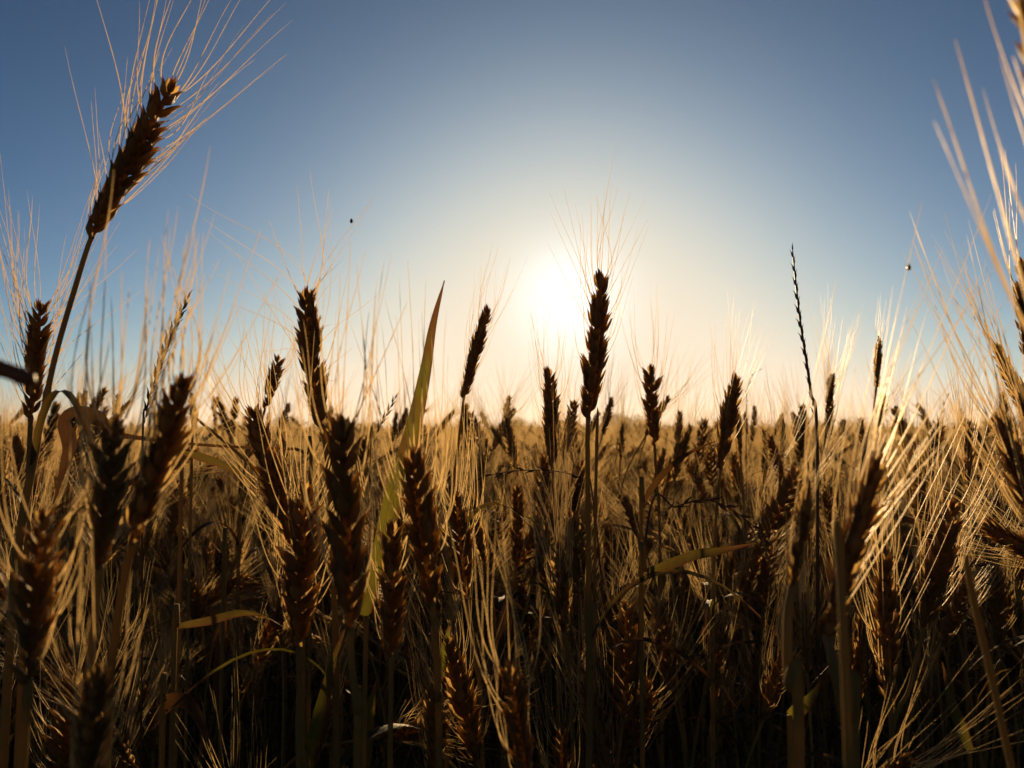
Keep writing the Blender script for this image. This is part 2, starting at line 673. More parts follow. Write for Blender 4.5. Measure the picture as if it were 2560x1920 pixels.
hero('the blurred dark ear left of centre', 'out of focus dark wheat ear leaning right, left part of field',
     (285, 1180), (397, 815), .27, n=20, roll=60, seed=3, spread=.18, alen=.075, auto=22, aw=.0003, stem=[(262, 1290, .27), (235, 1500, .27), (225, 1700, .27)],
     tips=[(.9, 347, 505), (.95, 365, 560), (.9, 395, 530), (1, 425, 520), (.9, 440, 500), (.9, 474, 560), (.8, 500, 575), (.7, 530, 640), (.8, 405, 500), (.9, 420, 490)])
hero(None, 'blurred wheat stalk with pale upright awns left of the dark blurred ear',
     (215, 1235), (250, 905), .25, n=20, roll=20, seed=4, spread=.12, alen=.07, auto=14, aw=.0003, split=False,
     tips=[(.95, 264, 585), (.9, 327, 598), (.9, 345, 530), (.95, 240, 640), (.8, 195, 690), (1, 280, 620), (.9, 318, 640)])
hero(None, 'short plump wheat ear leaning right behind the ear with spread awns',
     (572, 885), (603, 770), .8, n=15, roll=40, seed=5, spread=.35, alen=.06, auto=26, split=False, stem_r=.001)
hero('the left-tilted ear with spread awns', 'sharp wheat ear tilting left with awns fanned wide to the left',
     (640, 1180), (535, 885), .45, n=20, bend=.03, roll=45, seed=6, spread=.4, alen=.075, auto=30,
     tips=[(.9, 455, 655), (.9, 470, 680), (.85, 440, 700), (.8, 420, 760), (1, 505, 640), (1, 530, 660), (1, 545, 690), (.9, 600, 590), (.9, 575, 620)],
     stem=[(648, 1230, .45), (655, 1400, .45), (660, 1659, .45)])
hero('the tall ear with widely spread awns', 'tall wheat ear with widely spread awns, dark against pale blue sky',
     (695, 925), (650, 628), .46, n=20, bend=.04, roll=-15, seed=7, spread=.45, alen=.075, auto=16,
     tips=[(.97, 404, 417), (.9, 437, 470), (.75, 450, 500), (.5, 494, 650), (1, 641, 393), (.99, 718, 452), (.96, 826, 400), (.85, 800, 440),
           (.8, 746, 555), (.85, 705, 500), (.45, 822, 630), (.25, 762, 750), (.55, 716, 700), (.7, 748, 568), (.12, 730, 820), (.93, 590, 500), (.6, 470, 590), (.35, 560, 760)],
     stem=[(702, 960, .46), (712, 1050, .46), (722, 1300, .46), (726, 1600, .46)])
hero('the dark blurred ear with upright awns', 'large dark out of focus wheat ear with pale upright awns, left of broad green leaf',
     (757, 1365), (738, 905), .30, n=21, roll=25, wid=.84, seed=8, spread=.2, alen=.075, auto=16, aw=.00028,
     tips=[(.97, 757, 515), (.95, 790, 535), (.95, 830, 560), (.9, 847, 545), (.9, 700, 530), (.95, 735, 590), (.9, 880, 650), (.85, 815, 600), (.9, 680, 600), (.8, 655, 690), (.9, 770, 560)],
     stem=[(758, 1420, .30), (770, 1540, .30), (772, 1700, .30)])
hero('the dark ear in front of the broad green leaf', 'dark wheat ear standing in front of the broad green leaf, glinting spikelets',
     (935, 1310), (890, 975), .34, n=20, roll=-20, seed=9, spread=.25, alen=.075, auto=20, aw=.00025, wid=.86, flare=.35,
     tips=[(.95, 830, 640), (.97, 862, 600), (.9, 920, 600), (.95, 905, 690), (.9, 855, 680), (.95, 880, 560)],
     stem=[(940, 1360, .34), (945, 1500, .34), (950, 1700, .34)])
hero(None, 'dark wheat ear half hidden between the two large blurred ears below the green leaf',
     (845, 1420), (848, 1130), .40, n=19, roll=35, seed=10, spread=.3, alen=.065, auto=26, flare=.2)
hero('the lone ear left of the sun', 'slim wheat ear leaning right, alone in pale sky left of sun',
     (1001, 862), (1048, 662), .56, n=22, bend=.05, roll=50, wid=.8, seed=12, spread=.22, alen=.058, auto=34, stem_r=.0008,
     stem=[(998, 890, .56), (990, 960, .56), (980, 1060, .56), (975, 1300, .56)], aw=.00015)
hero('the upright ear below the sun', 'upright wheat ear with serrated outline just below the sun',
     (1193, 1010), (1186, 797), .72, n=21, roll=32, seed=13, spread=.3, alen=.075, auto=40, aw=.0002, stem=[(1195, 1050, .72), (1200, 1200, .72), (1205, 1500, .72)])
hero(None, 'small wheat ear leaning right between the upright ear and the tall ear at the sun',
     (1218, 985), (1242, 866), .95, n=18, roll=20, seed=14, spread=.3, alen=.06, auto=28, split=False)
hero('the tall ear against the sun', 'tall wheat ear standing against the bright sun on a straight stem',
     (1270, 905), (1308, 592), .5, n=21, bend=-.04, roll=40, wid=.78, seed=15, spread=.3, alen=.072, auto=18,
     tips=[(.6, 1187, 455), (.65, 1185, 410), (.68, 1216, 400), (.7, 1240, 430), (.55, 1180, 520), (.85, 1287, 420), (.95, 1306, 410), (.93, 1313, 410), (1, 1336, 400),
           (1, 1361, 415), (.96, 1394, 430), (.85, 1402, 468), (.9, 1320, 390), (.97, 1350, 440), (.3, 1238, 690), (.2, 1235, 770)],
     stem=[(1269, 950, .5), (1270, 1100, .5), (1272, 1400, .5), (1272, 1659, .5)], stem_r=.00135)
hero('the ear right of the sun', 'narrow wheat ear with spiky lower husks right of the sun',
     (1414, 965), (1404, 790), .8, n=18, roll=-40, seed=16, spread=.3, alen=.08, auto=34, flare=.3)
hero('the serrated ear in the right half', 'dark upright wheat ear with crooked tip against cream sky, right half',
     (1556, 1015), (1582, 808), .72, n=19, bend=.07, roll=38, seed=17, spread=.42, alen=.075, auto=36, wid=.88, stem=[(1552, 1060, .72), (1545, 1150, .72), (1540, 1350, .72)])
hero(None, 'short wheat ear tucked just behind the dark ear with crooked tip',
     (1600, 995), (1594, 892), 1.0, n=17, roll=60, seed=18, spread=.3, alen=.06, auto=24, split=False)
hero(None, 'small brown wheat ear beside the thin dark grass spike, fanned awns',
     (1788, 895), (1797, 808), 1.0, n=16, roll=20, seed=19, spread=.42, alen=.11, auto=36, split=False)
hero('the small ear with one long dark awn', 'small wheat ear with one long dark awn pointing straight up',
     (1893, 838), (1900, 728), .95, n=18, roll=70, seed=20, spread=.3, alen=.055, auto=18, tips=[(1, 1902, 632)], stem=[(1885, 900, .95), (1872, 960, .95), (1860, 1100, .95)])
hero('the blurred ear with thick golden awns', 'near blurred wheat ear leaning right with thick golden awns, right side',
     (1782, 1385), (1895, 990), .27, n=20, roll=45, seed=21, spread=.2, alen=.08, auto=14, aw=.00022,
     tips=[(.97, 1992, 432), (.9, 1996, 597), (.95, 2037, 534), (.9, 2142, 418), (.85, 2170, 548), (.8, 2130, 570), (.7, 2200, 610), (.6, 2190, 690), (.3, 2025, 965), (.1, 2060, 930),
           (.5, 2110, 880), (.45, 2085, 800), (.75, 2030, 700), (.9, 1960, 660), (.95, 1935, 760)],
     stem=[(1800, 1430, .25), (1825, 1560, .24), (1840, 1700, .24)], stem_r=.0015)
hero('the dark ear on a thin stem at right', 'sharp dark wheat ear upright on a thin stem, right side',
     (2094, 1068), (2090, 908), .72, n=19, roll=40, seed=22, spread=.5, alen=.09, auto=44, stem=[(2092, 1110, .72), (2088, 1200, .72), (2085, 1400, .72)], stem_r=.001)
hero('the dark ear leaning left at the right edge', 'dark wheat ear leaning left, at right edge below corner awns',
     (2250, 960), (2150, 742), .5, n=21, roll=45, seed=23, spread=.4, alen=.085, auto=30)
hero(None, 'brown wheat ear cut off by the right edge of the picture',
     (2222, 770), (2207, 560), .42, n=16, roll=20, seed=24, spread=.3, alen=.06, auto=14, split=False)
hero('the blurred dark ear at lower right edge', 'blurred dark wheat ear leaning left low at right edge',
     (2290, 1260), (2160, 905), .33, n=20, roll=35, seed=25, spread=.3, alen=.09, auto=34, aw=.0003)
hero('the shaded ear with glinting right side', 'shaded dark wheat ear with glinting right side, low in right half',
     (1922, 1510), (1905, 1195), .43, n=21, roll=40, seed=26, spread=.3, alen=.08, auto=34, wid=.9, flare=.3,
     tips=[(.6, 2090, 905), (.5, 2085, 1000), (.7, 2100, 860), (.4, 2070, 1040), (.3, 2060, 1120), (.2, 2010, 1250)])
hero(None, 'brown wheat ear leaning right behind the golden awns',
     (1995, 1360), (2060, 1085), .5, n=20, roll=-25, seed=27, spread=.3, alen=.075, auto=30)
hero('the blurred ear in the lower left corner', 'close blurred wheat ear with bright tips in lower left corner',
     (62, 1480), (92, 1105), .24, n=20, roll=30, seed=28, spread=.3, alen=.06, auto=22, aw=.0002, flare=.5, wid=.86)
hero('the dark ear with forked lower husks', 'dark wheat ear with forked husks near bottom, between left-tilted and blurred ears',
     (648, 1400), (655, 1045), .4, n=20, roll=35, wid=.95, seed=29, spread=.4, alen=.07, auto=30, flare=.3, stem=[(645, 1440, .4), (645, 1659, .4)])
hero(None, 'close very blurred wheat ear at the bottom edge, lower left',
     (170, 1760), (215, 1440), .22, n=19, roll=60, seed=30, spread=.4, alen=.045, auto=16, aw=.0002, split=False, flare=.4)
hero(None, 'very near wheat stalk off right edge, its thick blurred awns crossing the sky',
     (2440, 1500), (2262, 760), .17, n=20, roll=20, seed=31, spread=.15, alen=.07, auto=8, aw=.00036,
     tips=[(1, 2063, 85), (.95, 2018, 262), (.9, 2122, -20), (.9, 2160, 120)])
hero(None, 'golden blurred wheat ear poking into the top right corner',
     (2330, 420), (2212, -60), .17, n=20, roll=20, seed=32, spread=.15, alen=.05, auto=10, aw=.0003, split=False)
hero(None, 'pale wheat ear with long drooping awns right of the dark front ear',
     (1010, 1300), (985, 1070), .55, n=20, roll=-10, seed=33, spread=.25, alen=.09, auto=30)
hero(None, 'blurred wheat stalk with tall parallel awns in bottom centre',
     (1140, 1720), (1100, 1440), .3, n=19, roll=20, seed=34, spread=.1, alen=.085, auto=12, aw=.00018,
     tips=[(.9, 1030, 1080), (.9, 1050, 1120), (.9, 1070, 1100), (.8, 1020, 1150), (.9, 1090, 1160)])
hero(None, 'dark blurred wheat ear on a tan straw, left of the twin blurred straws',
     (1712, 1275), (1748, 1035), .27, n=20, roll=50, seed=40, spread=.2, alen=.06, auto=9, aw=.0002,
     stem=[(1702, 1330, .265), (1704, 1480, .255), (1726, 1700, .25)], stem_r=.0014)

# ------------------------------------------------------------------ wild grasses among the wheat
LEM_HI = mesh('grass_spikelet', *lemma(L=.011, w=.0013, th=.0010, beak=.05, rings=6, k=6, bend=.0006), M_GRASS)


def grass_spike(label, pts, d, n=12, gap=.9, s=1., tilt=14, r=.00045, group=None, foot=None, cat='wild grass', phrase=None, droop=0):
    """a weed grass: thin stem whose top carries alternate spikelets; pts run from tip down to where the spike ends, then on"""
    P = [at(x, y, d + (q[0] if q else 0)) for x, y, *q in pts]
    end = P[-1]
    f = Vector((foot[0], foot[1], 0)) if foot else Vector((end.x, end.y + .03, 0))
    root = link('grass_stalk', None)
    root.location = f
    tag(root, label, cat, group or 'wild grasses among the wheat')
    top = bez(P, 10)
    full = bez(P + [Vector((end.x * .7 + f.x * .3, end.y * .7 + f.y * .3, max(.15, end.z - .2))), f], 10)
    R = [r * (.6 + 1.4 * i / len(full)) for i in range(len(full))]
    V, F = tube([p - f for p in full], R, 5)
    link('stem', mesh('stem', V, F, M_GRASS), root)
    # arc length stations
    cum = [0]
    for a, b in zip(top, top[1:]):
        cum.append(cum[-1] + (b - a).length)
    for i in range(n):
        w = cum[-1] * gap * i / n
        j = max(q for q in range(len(cum)) if cum[q] <= w)
        j = min(j, len(top) - 2)
        T = (top[j] - top[j + 1]).normalized()
        X = Vector((1, 0, .1)) - T * T.x
        X.normalize()
        if i % 2:
            X = -X
        Y = T.cross(X)
        B = Matrix(((X.x, Y.x, T.x, 0), (X.y, Y.y, T.y, 0), (X.z, Y.z, T.z, 0), (0, 0, 0, 1)))
        sz = s * (.75 + .35 * math.sin(math.pi * (i + .5) / n))
        p = top[j] + (top[j + 1] - top[j]) * ((w - cum[j]) / max(1e-9, cum[j + 1] - cum[j])) - f
        link('spikelet', LEM_HI, root, Matrix.Translation(p) @ B @ rot('Y', tilt if i else 0) @ Matrix.Scale(sz, 4))
    if phrase:
        LANDMARKS.append((pts[1][0], pts[1][1], phrase))
    return root


grass_spike('narrow ryegrass spike with alternate dark spikelets, left against blue sky', [(403, 648), (385, 690), (360, 745), (335, 820), (318, 880), (308, 960)], .55, n=24, s=1.0, tilt=7, phrase='the ryegrass spike')
grass_spike('thin dark wavy grass spike standing tall against the sky, right half', [(1712, 542), (1718, 600), (1728, 690), (1742, 780), (1752, 850), (1765, 950)], .6, n=24, s=.74, tilt=4, r=.0008, phrase='the thin dark grass spike')
grass_spike('drooping grass head arching right to left below the sun', [(1040, 1032), (1080, 1022), (1130, 1016), (1190, 1016), (1245, 1030), (1280, 1070)], .65, n=10, s=.8, tilt=9, foot=(.12, .72))
grass_spike('drooping dark grass head arched over the field right of centre', [(1650, 1165), (1620, 1130), (1570, 1095), (1520, 1080), (1460, 1095), (1400, 1125)], .55, n=14, s=.9, tilt=14, foot=(.05, .6))
grass_spike('dark grass head lying sideways low at right', [(2150, 1210), (2110, 1220), (2060, 1240), (2010, 1255), (1960, 1300)], .55, n=9, s=1, tilt=12, foot=(.22, .62))
grass_spike('slim grass spike leaning right between tall ear and green leaf', [(852, 862), (835, 895), (815, 930), (800, 980)], .9, n=11, s=1, tilt=9)
grass_spike('hairy bent grass head drooping under the lone ear', [(1018, 928), (1010, 900), (1003, 880), (1000, 868), (1010, 950), (1018, 1000)], .73, n=8, gap=.45, s=.5, tilt=8, foot=(-.04, .8))
grass_spike('faint thin grass head at the far right against cream sky', [(2045, 860), (2020, 930), (2005, 1000), (1990, 1100)], .9, n=12, s=.8, tilt=12)
grass_spike('tiny curled grass head above the horizon at right', [(1640, 800), (1625, 812), (1615, 840), (1612, 900)], 1.3, n=5, s=.7, tilt=30)
grass_spike('small glinting grass sprig low in right half', [(1760, 1470), (1790, 1440), (1820, 1400), (1870, 1330)], .5, n=9, s=.9, tilt=25, foot=(.2, .5))


# ------------------------------------------------------------------ lone leaves and broken straws
def leaf_shoot(name, label, cat, blade_pts, width, mat, up, stem_pts=None, twist=0, fold=.3, tip=.45, base=.6, rise=.25, foot=None, group=None, phrase=None, stem_r=.0013):
    P = [at(*p) for p in blade_pts]
    path = bez(P, 8)
    st = [at(*p) for p in (stem_pts or [])]
    end = st[-1] if st else P[0]
    f = Vector((foot[0], foot[1], 0)) if foot else Vector((end.x, end.y, 0))
    root = link(name, None)
    root.location = f
    tag(root, label, cat, group)
    link('blade', ribbon_mesh('blade', [p - f for p in path], width, up, mat, twist=twist, fold=fold, tip=tip, base=base, rise=rise), root)
    sp = bez([P[0]] + st + [Vector((f.x, f.y, max(.1, end.z * .45))), f - Vector((0, 0, .01))], 6)
    V, F = tube([p - f for p in sp], [stem_r * (1 + .4 * i / len(sp)) for i in range(len(sp))], 6)
    link('stem', mesh('stem', V, F, M_STEM), root)
    if phrase:
        LANDMARKS.append((blade_pts[len(blade_pts) // 2][0], blade_pts[len(blade_pts) // 2][1], phrase))
    return root


FWD = Vector((0, -1, 0))
leaf_shoot('leafy_shoot', 'broad pointed green leaf standing upright left of the sun, reddish edge', 'leaf',
           [(790, 1330, .46), (822, 1200, .46), (856, 1060, .46), (893, 930, .46), (918, 810, .46), (936, 700, .46), (960, 606, .46)], .0106, M_GREEN,
           Vector((-.15, -1, .1)), twist=.25, fold=.5, tip=.62, base=.55, phrase='the broad green leaf')
leaf_shoot('leafy_shoot', 'dry brown leaf folded over and hanging, left edge of field', 'leaf',
           [(640, 970, .62), (520, 966, .62), (400, 958, .62), (300, 946, .62), (245, 935, .61), (208, 902, .60), (150, 908, .59), (155, 960, .58), (140, 1010, .58), (115, 1090, .58)], .016, M_DRY,
           FWD, twist=.5, fold=.25, tip=.25, base=.13, rise=.62, stem_pts=[(660, 985, .62), (672, 1060, .62)], phrase='the folded brown leaf')
leaf_shoot('leafy_shoot', 'yellow green leaf blade drooping right beside the left-tilted ear', 'leaf',
           [(395, 975, .6), (430, 985, .6), (480, 1002, .6), (530, 1030, .6), (570, 1075, .6)], .0065, M_OLIVE, FWD, twist=.8, tip=.6, stem_pts=[(392, 1040, .6)])
leaf_shoot('leafy_shoot', 'thin rusty leaf arching up to the right, right of sun', 'leaf',
           [(1390, 1085, .6), (1410, 1050, .6), (1450, 1005, .6), (1500, 972, .6), (1548, 952, .6)], .005, M_DRY, FWD, twist=.6, tip=.6, stem_pts=[(1385, 1140, .6)], phrase='the thin rusty leaf')
leaf_shoot('leafy_shoot', 'flat yellow green leaf lying sideways low in right half', 'leaf',
           [(1395, 1235, .52), (1440, 1222, .52), (1500, 1200, .52), (1560, 1190, .52), (1640, 1172, .52)], .0065, M_OLIVE, FWD, twist=-.9, tip=.4, stem_pts=[(1385, 1290, .52)])
leaf_shoot('leafy_shoot', 'dark arched leaf with bright tip in left foreground', 'leaf',
           [(385, 1352, .45), (450, 1340, .45), (520, 1322, .45), (570, 1330, .45), (616, 1356, .45)], .005, M_OLIVE, FWD, twist=1.2, tip=.5, stem_pts=[(375, 1450, .45)])
leaf_shoot('leafy_shoot', 'rusty torn leaf end bending down near bottom left', 'leaf',
           [(355, 1515, .42), (400, 1510, .42), (425, 1535, .42), (445, 1575, .42), (450, 1608, .42)], .0085, M_DRY, FWD, twist=.9, tip=.15, base=.9, stem_pts=[(350, 1600, .42)])
leaf_shoot('leafy_shoot', 'long green leaf slanting left at the bottom, beside the blurred ear stem', 'leaf',
           [(655, 1690, .45), (675, 1600, .45), (700, 1500, .45), (722, 1420, .45), (748, 1350, .45)], .0065, M_GREEN, FWD, twist=.5, tip=.6)
leaf_shoot('leafy_shoot', 'narrow lit green leaf below the front dark ear', 'leaf',
           [(945, 1480, .5), (955, 1430, .5), (965, 1380, .5), (972, 1340, .5)], .0065, M_GREEN, FWD, twist=.6, tip=.6)
leaf_shoot('leafy_shoot', 'upright lit yellow leaf at bottom left of centre', 'leaf',
           [(788, 1690, .5), (793, 1600, .5), (802, 1520, .5), (812, 1470, .5)], .0075, M_GREEN, FWD, twist=.4, tip=.6)
leaf_shoot('leafy_shoot', 'pointed olive leaf beside the twin blurred straws', 'leaf',
           [(1705, 1545, .4), (1730, 1525, .4), (1755, 1500, .4), (1775, 1465, .4)], .008, M_GREEN, FWD, twist=.3, tip=.7)
leaf_shoot('leafy_shoot', 'green leaf lit from behind near lower right corner', 'leaf',
           [(2095, 1620, .5), (2070, 1560, .5), (2050, 1500, .5), (2035, 1430, .5)], .0075, M_GREEN, FWD, twist=.3, tip=.6)
leaf_shoot('leafy_shoot', 'rust coloured dry leaf hanging in lower left shade', 'leaf',
           [(485, 1330, .6), (478, 1400, .6), (470, 1470, .6), (478, 1540, .6)], .0075, M_DRY, FWD, twist=.6, tip=.4, stem_pts=[(484, 1200, .6)])


def straw(label, pts, r, foot=None, cat='straw', mt=None):
    P = bez([at(*p) for p in pts], 8)
    f = Vector((foot[0], foot[1], 0)) if foot else Vector((P[-1].x, P[-1].y, 0))
    root = link('broken_straw', None)
    root.location = f
    tag(root, label, cat)
    n1 = len(P)
    V, F = tube([p - f for p in P], [r * min(1, .2 + .3 * i) * (1 + .2 * (i % 8 == 0)) for i in range(n1)], 7)
    link('tip', mesh('tip', V, F, mt or M_STEM), root)
    P2 = bez([P[-1], Vector((P[-1].x * .6 + f.x * .4, P[-1].y * .6 + f.y * .4, P[-1].z - .18)), f + Vector((0, 0, .15)), f - Vector((0, 0, .01))], 6)
    V, F = tube([p - f for p in P2], [r * 1.1] * len(P2), 7)
    link('stem', mesh('stem', V, F, M_STEM), root)


straw('thick dark blurred straw end poking in at the left edge', [(76, 826, .17), (45, 812, .17), (0, 797, .17), (-80, 790, .17), (-160, 850, .18)], .0017, mt=M_GRASS)
straw('dark bent straw snapped to the right, left part of field', [(590, 1060, .7), (520, 985, .7), (455, 930, .7), (419, 903, .7), (416, 930, .7), (414, 1010, .7)], .0012)
straw('tall parallel straw rising beside the tall ear against the sun', [(1291, 880, .55), (1289, 960, .55), (1286, 1100, .55), (1284, 1300, .55)], .0011)


straw('broad blurred tan straw in the lower right, right one of the twin straws', [(1808, 1115, .21), (1814, 1200, .21), (1824, 1400, .2), (1836, 1700, .2)], .0011)
straw('faint blurred straw slanting down to the lower right corner', [(2085, 1200, .24), (2105, 1300, .24), (2140, 1450, .24), (2200, 1720, .23)], .001)


# ------------------------------------------------------------------ small beetles
def beetle(label, x, y, d, s):
    m = bpy.data.materials.get('beetle_shell') or bpy.data.materials.new('beetle_shell')
    m.use_nodes = True
    nn = m.node_tree.nodes
    if len(nn) == 2:
        no = nn.new('ShaderNodeTexNoise')
        no.inputs['Scale'].default_value = 900
        rp = nn.new('ShaderNodeValToRGB')
        rp.color_ramp.elements[0].color = (.012, .008, .006, 1)
        rp.color_ramp.elements[1].color = (.03, .018, .012, 1)
        m.node_tree.links.new(no.outputs['Fac'], rp.inputs[0])
        m.node_tree.links.new(rp.outputs[0], nn['Principled BSDF'].inputs['Base Color'])
        nn['Principled BSDF'].inputs['Roughness'].default_value = .3
    c = at(x, y, d)
    root = link('beetle', None)
    root.location = c
    tag(root, label, 'insect', 'small beetles on awns')

    def egg(cx, cz, rx, ry, rz):
        V, F = [], []
        for i in range(9):
            a = math.pi * i / 8
            for j in range(10):
                b = 2 * math.pi * j / 10
                V.append((cx + rx * max(.02, math.sin(a)) * math.cos(b), ry * max(.02, math.sin(a)) * math.sin(b), cz - rz * math.cos(a)))
        for i in range(8):
            for j in range(10):
                j2 = (j + 1) % 10
                F.append((i * 10 + j, i * 10 + j2, i * 10 + 10 + j2, i * 10 + 10 + j))
        return V, F
    link('body', merged_mesh('body', [(*egg(-.22 * s, 0, .42 * s, .5 * s, .9 * s), None, 0), (*egg(.22 * s, 0, .42 * s, .5 * s, .9 * s), None, 0)], [m]), root)
    link('head', mesh('head', *egg(0, 1.0 * s, .33 * s, .35 * s, .3 * s), m), root)
    for sd in (-1, 1):
        for q in (-.4, .1, .55):
            V, F = tube([(sd * .3 * s, .2 * s, q * s), (sd * .8 * s, .35 * s, (q + .15) * s), (sd * .9 * s, .6 * s, (q - .1) * s)], [.06 * s, .05 * s, .03 * s], 4)
            link('leg', mesh('leg', V, F, m), root)


beetle('tiny dark beetle on an awn of the tall ear with spread awns', 759, 478, .455, .0012)
beetle('tiny dark beetle on a thick golden awn at right', 1963, 578, .29, .0011)


# ------------------------------------------------------------------ stalks of the crop
def stalk_parts(seed, hi=True):
    """local geometry of a whole stalk: stem, ear, beard, leaves; base at the origin, ear tip near z = 0.84"""
    rng = random.Random(seed)
    L = rng.uniform(.06, .094)
    nod = rng.choice((3, 9, 16, 26, 40, 60))
    H = .84 - L * math.cos(rad(nod))
    dx = math.tan(rad(nod)) * .10
    stem = bez([(0, 0, 0), (.004, .003, .25), (.002, -.002, .5), (dx * .15, 0, H - .16), (dx * .45, 0, H - .06), (dx, 0, H)], 5 if hi else 2)
    T = (stem[-1] - stem[-2]).normalized()
    E = Matrix.Translation(stem[-1]) @ Vector((0, 0, 1)).rotation_difference(T).to_matrix().to_4x4() @ rot('Z', rng.uniform(0, 180))
    spk, flo, spine = ear_layout(L, rng.randrange(17, 22), rng, rng.uniform(-.12, .12), rng.uniform(.74, 1.02), rng.uniform(0, .5))
    src = SPK if hi else SPK_LO
    ear = [(*tube(spine, [q * .001 for q in (1., 1.7, 2.1, 2.2, 2.2, 2.1, 1.9, 1.5, .8)], 6), E, 0)] + [(p[0], p[1], E @ M @ p[2], 0) for v, M in spk for p in src[v][0]]
    beard = []
    sp = rng.uniform(.22, .5)
    al = rng.uniform(.07, .105)
    rng.shuffle(flo)
    for p, dd, uu, sd, q in flo[:36 if hi else 17]:
        out = Vector((dd.x, dd.y, 0))
        d1 = (Vector((0, 0, 1)) + out * sp * rng.uniform(.5, 2.2) + Vector((rng.uniform(-.12, .12), rng.uniform(-.16, .16), 0))).normalized()
        LL = al * rng.uniform(.7, 1.08) * (.35 + .65 * min(1, uu * 1.6 + .15))
        path = awn_path(E @ p, E.to_3x3() @ dd, E.to_3x3() @ d1, LL, 12 if hi else 4, rng)
        beard.append((*awn_mesh(path, .00022 if hi else .00024, rng, 3, hi), None, 0))
    st = (*stem_tube(list(reversed(stem)), .0011, .0016, 6 if hi else 4), None, 0)
    leaves = []
    for i in range(3):
        h = rng.uniform(.34, .68) if i else rng.uniform(.5, .7)
        a = rng.uniform(0, 6.28)
        ln = rng.uniform(.12, .22)
        wd = rng.uniform(.0035, .0075)
        dr = rng.uniform(.75, 1.5)
        hd = Vector((math.cos(a), math.sin(a), 0))
        n = 10 if hi else 5
        lp = [Vector((.002, 0, h)) + hd * ln * (.75 * (q / n) ** 1.4) + Vector((0, 0, ln * (1.1 * (q / n) - dr * (q / n) ** 2.1))) for q in range(n + 1)]
        leaves.append((lp, wd, rng.uniform(-1.5, 1.5), rng.choice((M_GREEN, M_OLIVE, M_DRY, M_OLIVE, M_DRY))))
    return st, ear, beard, leaves, nod, stem[-1], E @ Vector((0, 0, L))


TEMPL = []
for s in range(7):
    st, ear, beard, leaves, nod, eb, et = stalk_parts(100 + s)
    TEMPL.append(dict(stem=merged_mesh('stem', [st], [M_STEM]), ear=merged_mesh('ear', ear, [M_HUSK]), beard=merged_mesh('beard', beard, [M_AWN]),
                      leaves=[ribbon_mesh('leaf', lp, wd, Vector((0, 0, 1)), mt, twist=tw) for lp, wd, tw, mt in leaves], nod=nod, eb=eb, et=et))

rng = random.Random(77)
FIELD_PTS = []


def blocked(x, y, gap):
    return any((x - a) ** 2 + (y - b) ** 2 < gap * gap for a, b in FIELD_PTS)



# hand placed small ears that show above the horizon, then the crowd
spots = []
for x, ytop, d in ((186, 845, 1.5), (222, 838, 1.3), (235, 880, 1.5), (120, 870, 1.4), (1105, 880, 1.5), (1470, 890, 1.3), (1690, 905, 1.5), (1715, 890, 1.4), (1655, 930, 1.2),
                   (1130, 1050, .8), (1735, 1020, .8), (2035, 915, 1.3), (465, 860, 1.4), (980, 885, 1.6), (720, 880, 1.5), (1010, 895, 1.55), (1090, 905, 1.4), (1345, 915, 1.3)):
    spots.append((x, ytop, d))
sr = random.Random(21)
for k in range(40):
    spots.append((20 + k * 55 + sr.uniform(-24, 24), sr.uniform(848, 922), sr.uniform(1.15, 2.0)))
placed = []
for x, ytop, d in spots:
    placed.append((at(x, ytop, d), None))
tries = 0
while len(placed) < 300 - n_stalks and tries < 20000:
    tries += 1
    y = math.sqrt(rng.uniform(.46 ** 2, 1.68 ** 2))
    x = rng.uniform(-.66, .66) * y
    if blocked(x, y, .030):
        continue
    FIELD_PTS.append((x, y))
    placed.append((Vector((x, y, 0)), min(.88, rng.gauss(.785, .055)) if y > .85 else rng.gauss(.60 + .2 * y, .035)))

used_labels = set()
SIZES = ('short', 'plump', 'slim', 'large')
n_lab = {}


def rel_phrase(px, py, lm):
    dx, dy = px - lm[0], py - lm[1]
    far = math.hypot(dx, dy)
    q = 'just ' if far < 90 else ('' if far < 220 else 'well ')
    if abs(dx) > abs(dy) * 1.2:
        w = 'left of' if dx < 0 else 'right of'
    elif abs(dy) > abs(dx) * 1.8:
        w = 'above' if dy < 0 else 'below'
    else:
        w = ('above and ' if dy < 0 else 'below and ') + ('left of' if dx < 0 else 'right of')
    return q + w


def make_label(px, py, d, nod_side, tone, order):
    dist = 'near' if d < .8 else ('farther' if d > 1.2 else 'middle-distance')
    cand = sorted(LANDMARKS, key=lambda l: math.hypot(l[0] - px, l[1] - py))
    for lm in cand[:6]:
        for words in (f'{tone} wheat stalk', f'{dist} {tone} wheat stalk', f'{dist} {tone} wheat stalk {nod_side}', f'{tone} wheat stalk {nod_side}'):
            s = f'{words} {rel_phrase(px, py, lm)} {lm[2]}'
            if s not in used_labels and len(s.split()) <= 16:
                used_labels.add(s)
                return s
    return f'{dist} {tone} wheat stalk lost in the crowd of the field'


